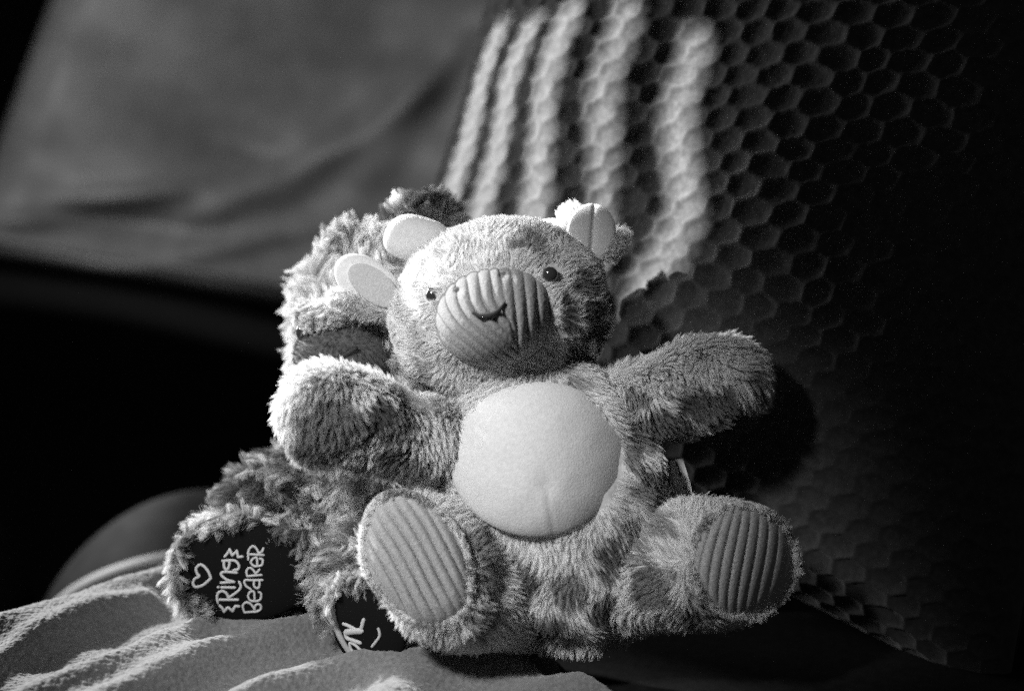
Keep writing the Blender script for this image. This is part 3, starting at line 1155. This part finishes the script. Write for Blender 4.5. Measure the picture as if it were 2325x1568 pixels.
RING = [[(400, 1190), (450, 1240), (480, 1300)], [(480, 1300), (545, 1220)], [(545, 1220), (630, 1290)], [(630, 1290), (670, 1200)], [(670, 1200), (740, 1205)],
        [(400, 1090), (560, 1090), (720, 1090)], [(370, 1140), (355, 1050), (380, 970), (450, 940), (520, 980), (555, 1060), (560, 1090)],
        [(560, 1050), (640, 1000), (740, 920), (770, 850), (740, 780)],
        [(372, 872), (384, 872)], [(430, 875), (550, 878), (665, 880)],
        [(420, 795), (655, 780)], [(640, 775), (520, 740), (430, 660), (440, 620), (500, 605), (700, 620)],
        [(475, 430), (480, 520), (510, 560), (545, 550), (570, 480), (570, 410)], [(450, 415), (600, 405), (680, 420), (735, 490), (720, 560), (640, 575)],
        [(490, 340), (540, 280), (575, 215)], [(575, 215), (620, 320)], [(620, 320), (700, 240)], [(700, 240), (720, 350)], [(720, 350), (800, 340)]]
BEAR = [[(830, 1310), (1000, 1300), (1040, 1295)], [(830, 1310), (805, 1200), (850, 1140), (920, 1150), (980, 1210), (1010, 1270)],
        [(1010, 1270), (1020, 1200), (1070, 1165), (1120, 1200), (1110, 1260), (1040, 1300)],
        [(1010, 1110), (1000, 960), (950, 945), (905, 990), (900, 1050), (940, 1105), (1010, 1115), (1080, 1105), (1120, 1060), (1120, 980), (1080, 955)],
        [(940, 905), (860, 850), (830, 780), (860, 745), (940, 750), (1150, 750)], [(1000, 760), (1000, 850), (1050, 890), (1090, 860), (1095, 760)],
        [(880, 680), (1130, 660)], [(880, 680), (870, 590), (910, 540), (960, 550), (1020, 620), (1030, 660)], [(1030, 640), (1095, 565)],
        [(1055, 500), (1050, 370), (1000, 365), (955, 410), (950, 460), (1000, 505), (1060, 505), (1130, 490), (1150, 440), (1145, 390), (1100, 375)],
        [(930, 300), (1170, 315)], [(900, 390), (900, 260), (930, 190), (990, 160), (1040, 200), (1080, 280), (1085, 310)], [(1080, 280), (1140, 250), (1160, 195)]]
V, F = strokes(SOLE, [(p, 1.0) for p in RING], fx1, 3.3)
obj('lettering', V, F, M_THREAD, bl)
V, F = strokes(SOLE, [(p, 0.85) for p in BEAR], fx1, 3.3)
obj('lettering', V, F, M_THREAD, bl)
HEART = [(442, 830), (420, 780), (378, 742), (345, 765), (352, 800), (365, 818), (335, 835), (325, 868), (345, 888), (395, 872), (442, 830)]
V, F = strokes(SOLE, [(HEART, 1.0)], lambda x, y: ((350 + x / 2.675) * 0.93, (1100 + y / 2.675) * 0.93), 3.4)
obj('heart_emblem', V, F, M_THREAD, bl)

# second leg, under the giraffe's foot
SOLE2 = Dome(836, 1420, 80, 108, math.radians(22), -98, -0.40, 0.0, 18, power=2.2, edge=6, wob=0.0, seed=15, skirt=40)
V, F = loft([(880, 1220, 150, 70, 70), (815, 1310, 70, 84, 80), (838, 1395, 20, 92, 84), (858, 1440, 0, 84, 80)], AX_R, cap1=0.6, lump=0.0012, seed=55)
bl2 = obj('leg', V, F, M_BEAR, bear)
fur(bl2, V, F, 34000, 0.010, comb_const(-0.7, -0.5, -0.4), b_tint(0.12, 0.85, 0.75), mask=lambda P: pad_mask(SOLE2, 40, 1.1)(P) & (proj(P)[1] < 1420), seed=56, **BF)
V, F = SOLE2.build(40, 120)
obj('sole', V, F, M_SOLE, bl2)
fringe(bl2, SOLE2, math.radians(40), math.radians(150), 7000, 0.009, b_tint(0.12, 0.8, 0.65), inward=0.3, toward=0.5, down=0.5, seed=64, **BFF)
bp = catmull(np.array([(768, 1318), (754, 1350), (757, 1400), (772, 1440), (800, 1482), (846, 1512)], float), 8)
V, F = tube(at(bp[:, 0], bp[:, 1], np.interp(np.arange(len(bp)), [0, len(bp)], [-62, -92])), 8 * UN, nseg=12, flat=1.6)
obj('binding', V, F, M_BINDING, bl2)


def fx2(x, y):
    return (780 + x / 6.535) * 0.93, (1420 + y / 6.535) * 0.93


NO = [([(380, 665), (470, 700), (640, 790)], 1.0), ([(650, 790), (680, 690), (705, 600)], 1.1), ([(660, 780), (540, 785), (420, 800)], 1.8),
      ([(410, 800), (440, 890), (540, 930), (650, 970)], 1.1),
      ([(480, 975), (500, 1060), (560, 1140), (640, 1190), (685, 1180), (670, 1110), (600, 1030), (530, 980), (480, 975)], 0.85),
      ([(545, 1190), (680, 1230), (800, 1290), (790, 1330), (700, 1325), (620, 1300)], 0.75),
      ([(940, 740), (960, 850), (900, 950), (835, 1030)], 0.8)]
V, F = strokes(SOLE2, NO, fx2, 4.0, lift=2.5)
obj('lettering', V, F, M_THREAD, bl2)


# ================================================================== window blind out of frame on the left, throws the stripes
from mathutils.bvhtree import BVHTree
_v, _, _, _ = pillow_surface(160)
_v = _v.reshape(-1, 3)
_f = grid_faces(160, 160)
_n = vnormals(_v, _f)
if (_n @ pz).mean() < 0:
    _n = -_n
PBVH = BVHTree.FromPolygons((_v + _n * 0.0022).tolist(), _f.tolist())


def pillow_point(px, py):
    """front surface of the pillow on the sight line"""
    d = at(px, py, 0) - CAM
    h = PBVH.ray_cast(Vector(CAM), Vector(d).normalized())
    if h[0] is None:
        return at(px, py, 700)
    return np.array(h[0])


STRIPES = [([(1135, 60), (1085, 200), (1040, 380)], 17, 0), ([(1215, 40), (1150, 190), (1110, 400)], 20, 0), ([(1300, 0), (1240, 170), (1215, 420)], 25, 0),
           ([(1425, 0), (1365, 180), (1375, 440)], 30, 1), ([(1580, 70), (1530, 250), (1555, 470), (1470, 640)], 33, 1)]


def plane_of(pos, direction, target, dist):
    o = target + direction * dist
    u = nrm(AX_U - (AX_U @ direction) * direction)
    return pos, direction, o, np.cross(direction, u), u


def on_plane(pl, Q):
    pos, di, o, v, u = pl
    r = Q - pos
    q = pos + r * (((o - pos) @ di) / (r @ di)) - o
    return float(q @ v), float(q @ u)


def slat(parent, pl, poly, k=0, name='slat'):
    """flat slat from a polygon in the plane of the blind"""
    pos, di, o, v, u = pl
    q = np.array(poly, float)
    c = o + q[:, :1] * v + q[:, 1:] * u + di * 0.004 * k
    V = np.vstack([c, c + di * 0.0025])
    n = len(q)
    F = [list(range(n)), list(range(2 * n - 1, n - 1, -1))] + [[i, (i + 1) % n, (i + 1) % n + n, i + n] for i in range(n)]
    obj(name, V, F, M_BLIND, parent)


# unseen panel, added to keep the key light off the pillow
SH = plane_of(KEY_POS, KEY_DIR, at(1330, 250, 600), 0.75)
blocker = thing('light_blocker', 'unseen grey panel added left of the toys to keep the key light off the pillow', 'blocker', SH[2])
toys_v = max(on_plane(SH, at(*p))[0] for p in ((1340, 465, 110), (1400, 720, 40), (1780, 860, -15), (1800, 1280, -90)))
slat(blocker, SH, [(toys_v - 0.001, -0.088), (-0.108, -0.095), (-0.108, -0.112), (toys_v - 0.012, -0.135), (toys_v - 0.012, -0.34), (0.03, -0.34), (0.16, -0.20), (0.16, 0.30), (toys_v - 0.001, 0.30)], 0, 'panel')

# the slatted blind whose gaps throw the stripes
BL = plane_of(STRIPE_POS, STRIPE_DIR, STRIPE_TARGET, 0.70)
blind = thing('window_blind', 'grey slatted blind with narrow gaps, high on the left in front of the toys', 'blind', BL[2])
gaps = []
for st, hw, short in STRIPES:
    rows = []
    for i, (x, y) in enumerate(st):
        a = on_plane(BL, pillow_point(x - hw * (0.8 + 0.15 * i), y))
        b = on_plane(BL, pillow_point(x + hw * (0.8 + 0.15 * i), y))
        rows.append(sorted([a, b]))
    rows = np.array(rows)                       # row, side, (v, u)
    gaps.append(rows)
gaps.sort(key=lambda r: r[:, :, 0].mean())
TOP = max(r[:, :, 1].max() for r in gaps) + 0.004
BOT = min(r[:, :, 1].min() for r in gaps) - 0.03


def side(rows, k):
    """one edge of a gap from bottom to top as (v, u)"""
    e = rows[:, k][np.argsort(rows[:, k, 1])]
    lo = e[0] + (e[0] - e[1]) / max(1e-6, e[1, 1] - e[0, 1]) * (e[0, 1] - BOT)
    hi = e[-1] + (e[-1] - e[-2]) / max(1e-6, e[-1, 1] - e[-2, 1]) * (TOP - e[-1, 1])
    return [tuple(lo)] + [tuple(p) for p in e] + [tuple(hi)]


prev = [(-0.125, BOT), (-0.125, TOP)]
for rows in gaps:
    cur = side(rows, 0)
    slat(blind, BL, prev + cur[::-1])
    prev = side(rows, 1)
    t = rows[:, :, 1].max()
    slat(blind, BL, [(prev[-1][0] + 0.008, t), (prev[-1][0] + 0.008, TOP), (cur[-1][0] - 0.008, TOP), (cur[-1][0] - 0.008, t)], 1)
slat(blind, BL, prev + [(0.125, TOP), (0.125, BOT)])
slat(blind, BL, [(-0.125, TOP - 0.003), (0.125, TOP - 0.003), (0.125, 0.125), (-0.125, 0.125)], 2, 'head_rail')
slat(blind, BL, [(-0.125, -0.125), (0.125, -0.125), (0.125, BOT + 0.003), (-0.125, BOT + 0.003)], 2, 'bottom_rail')
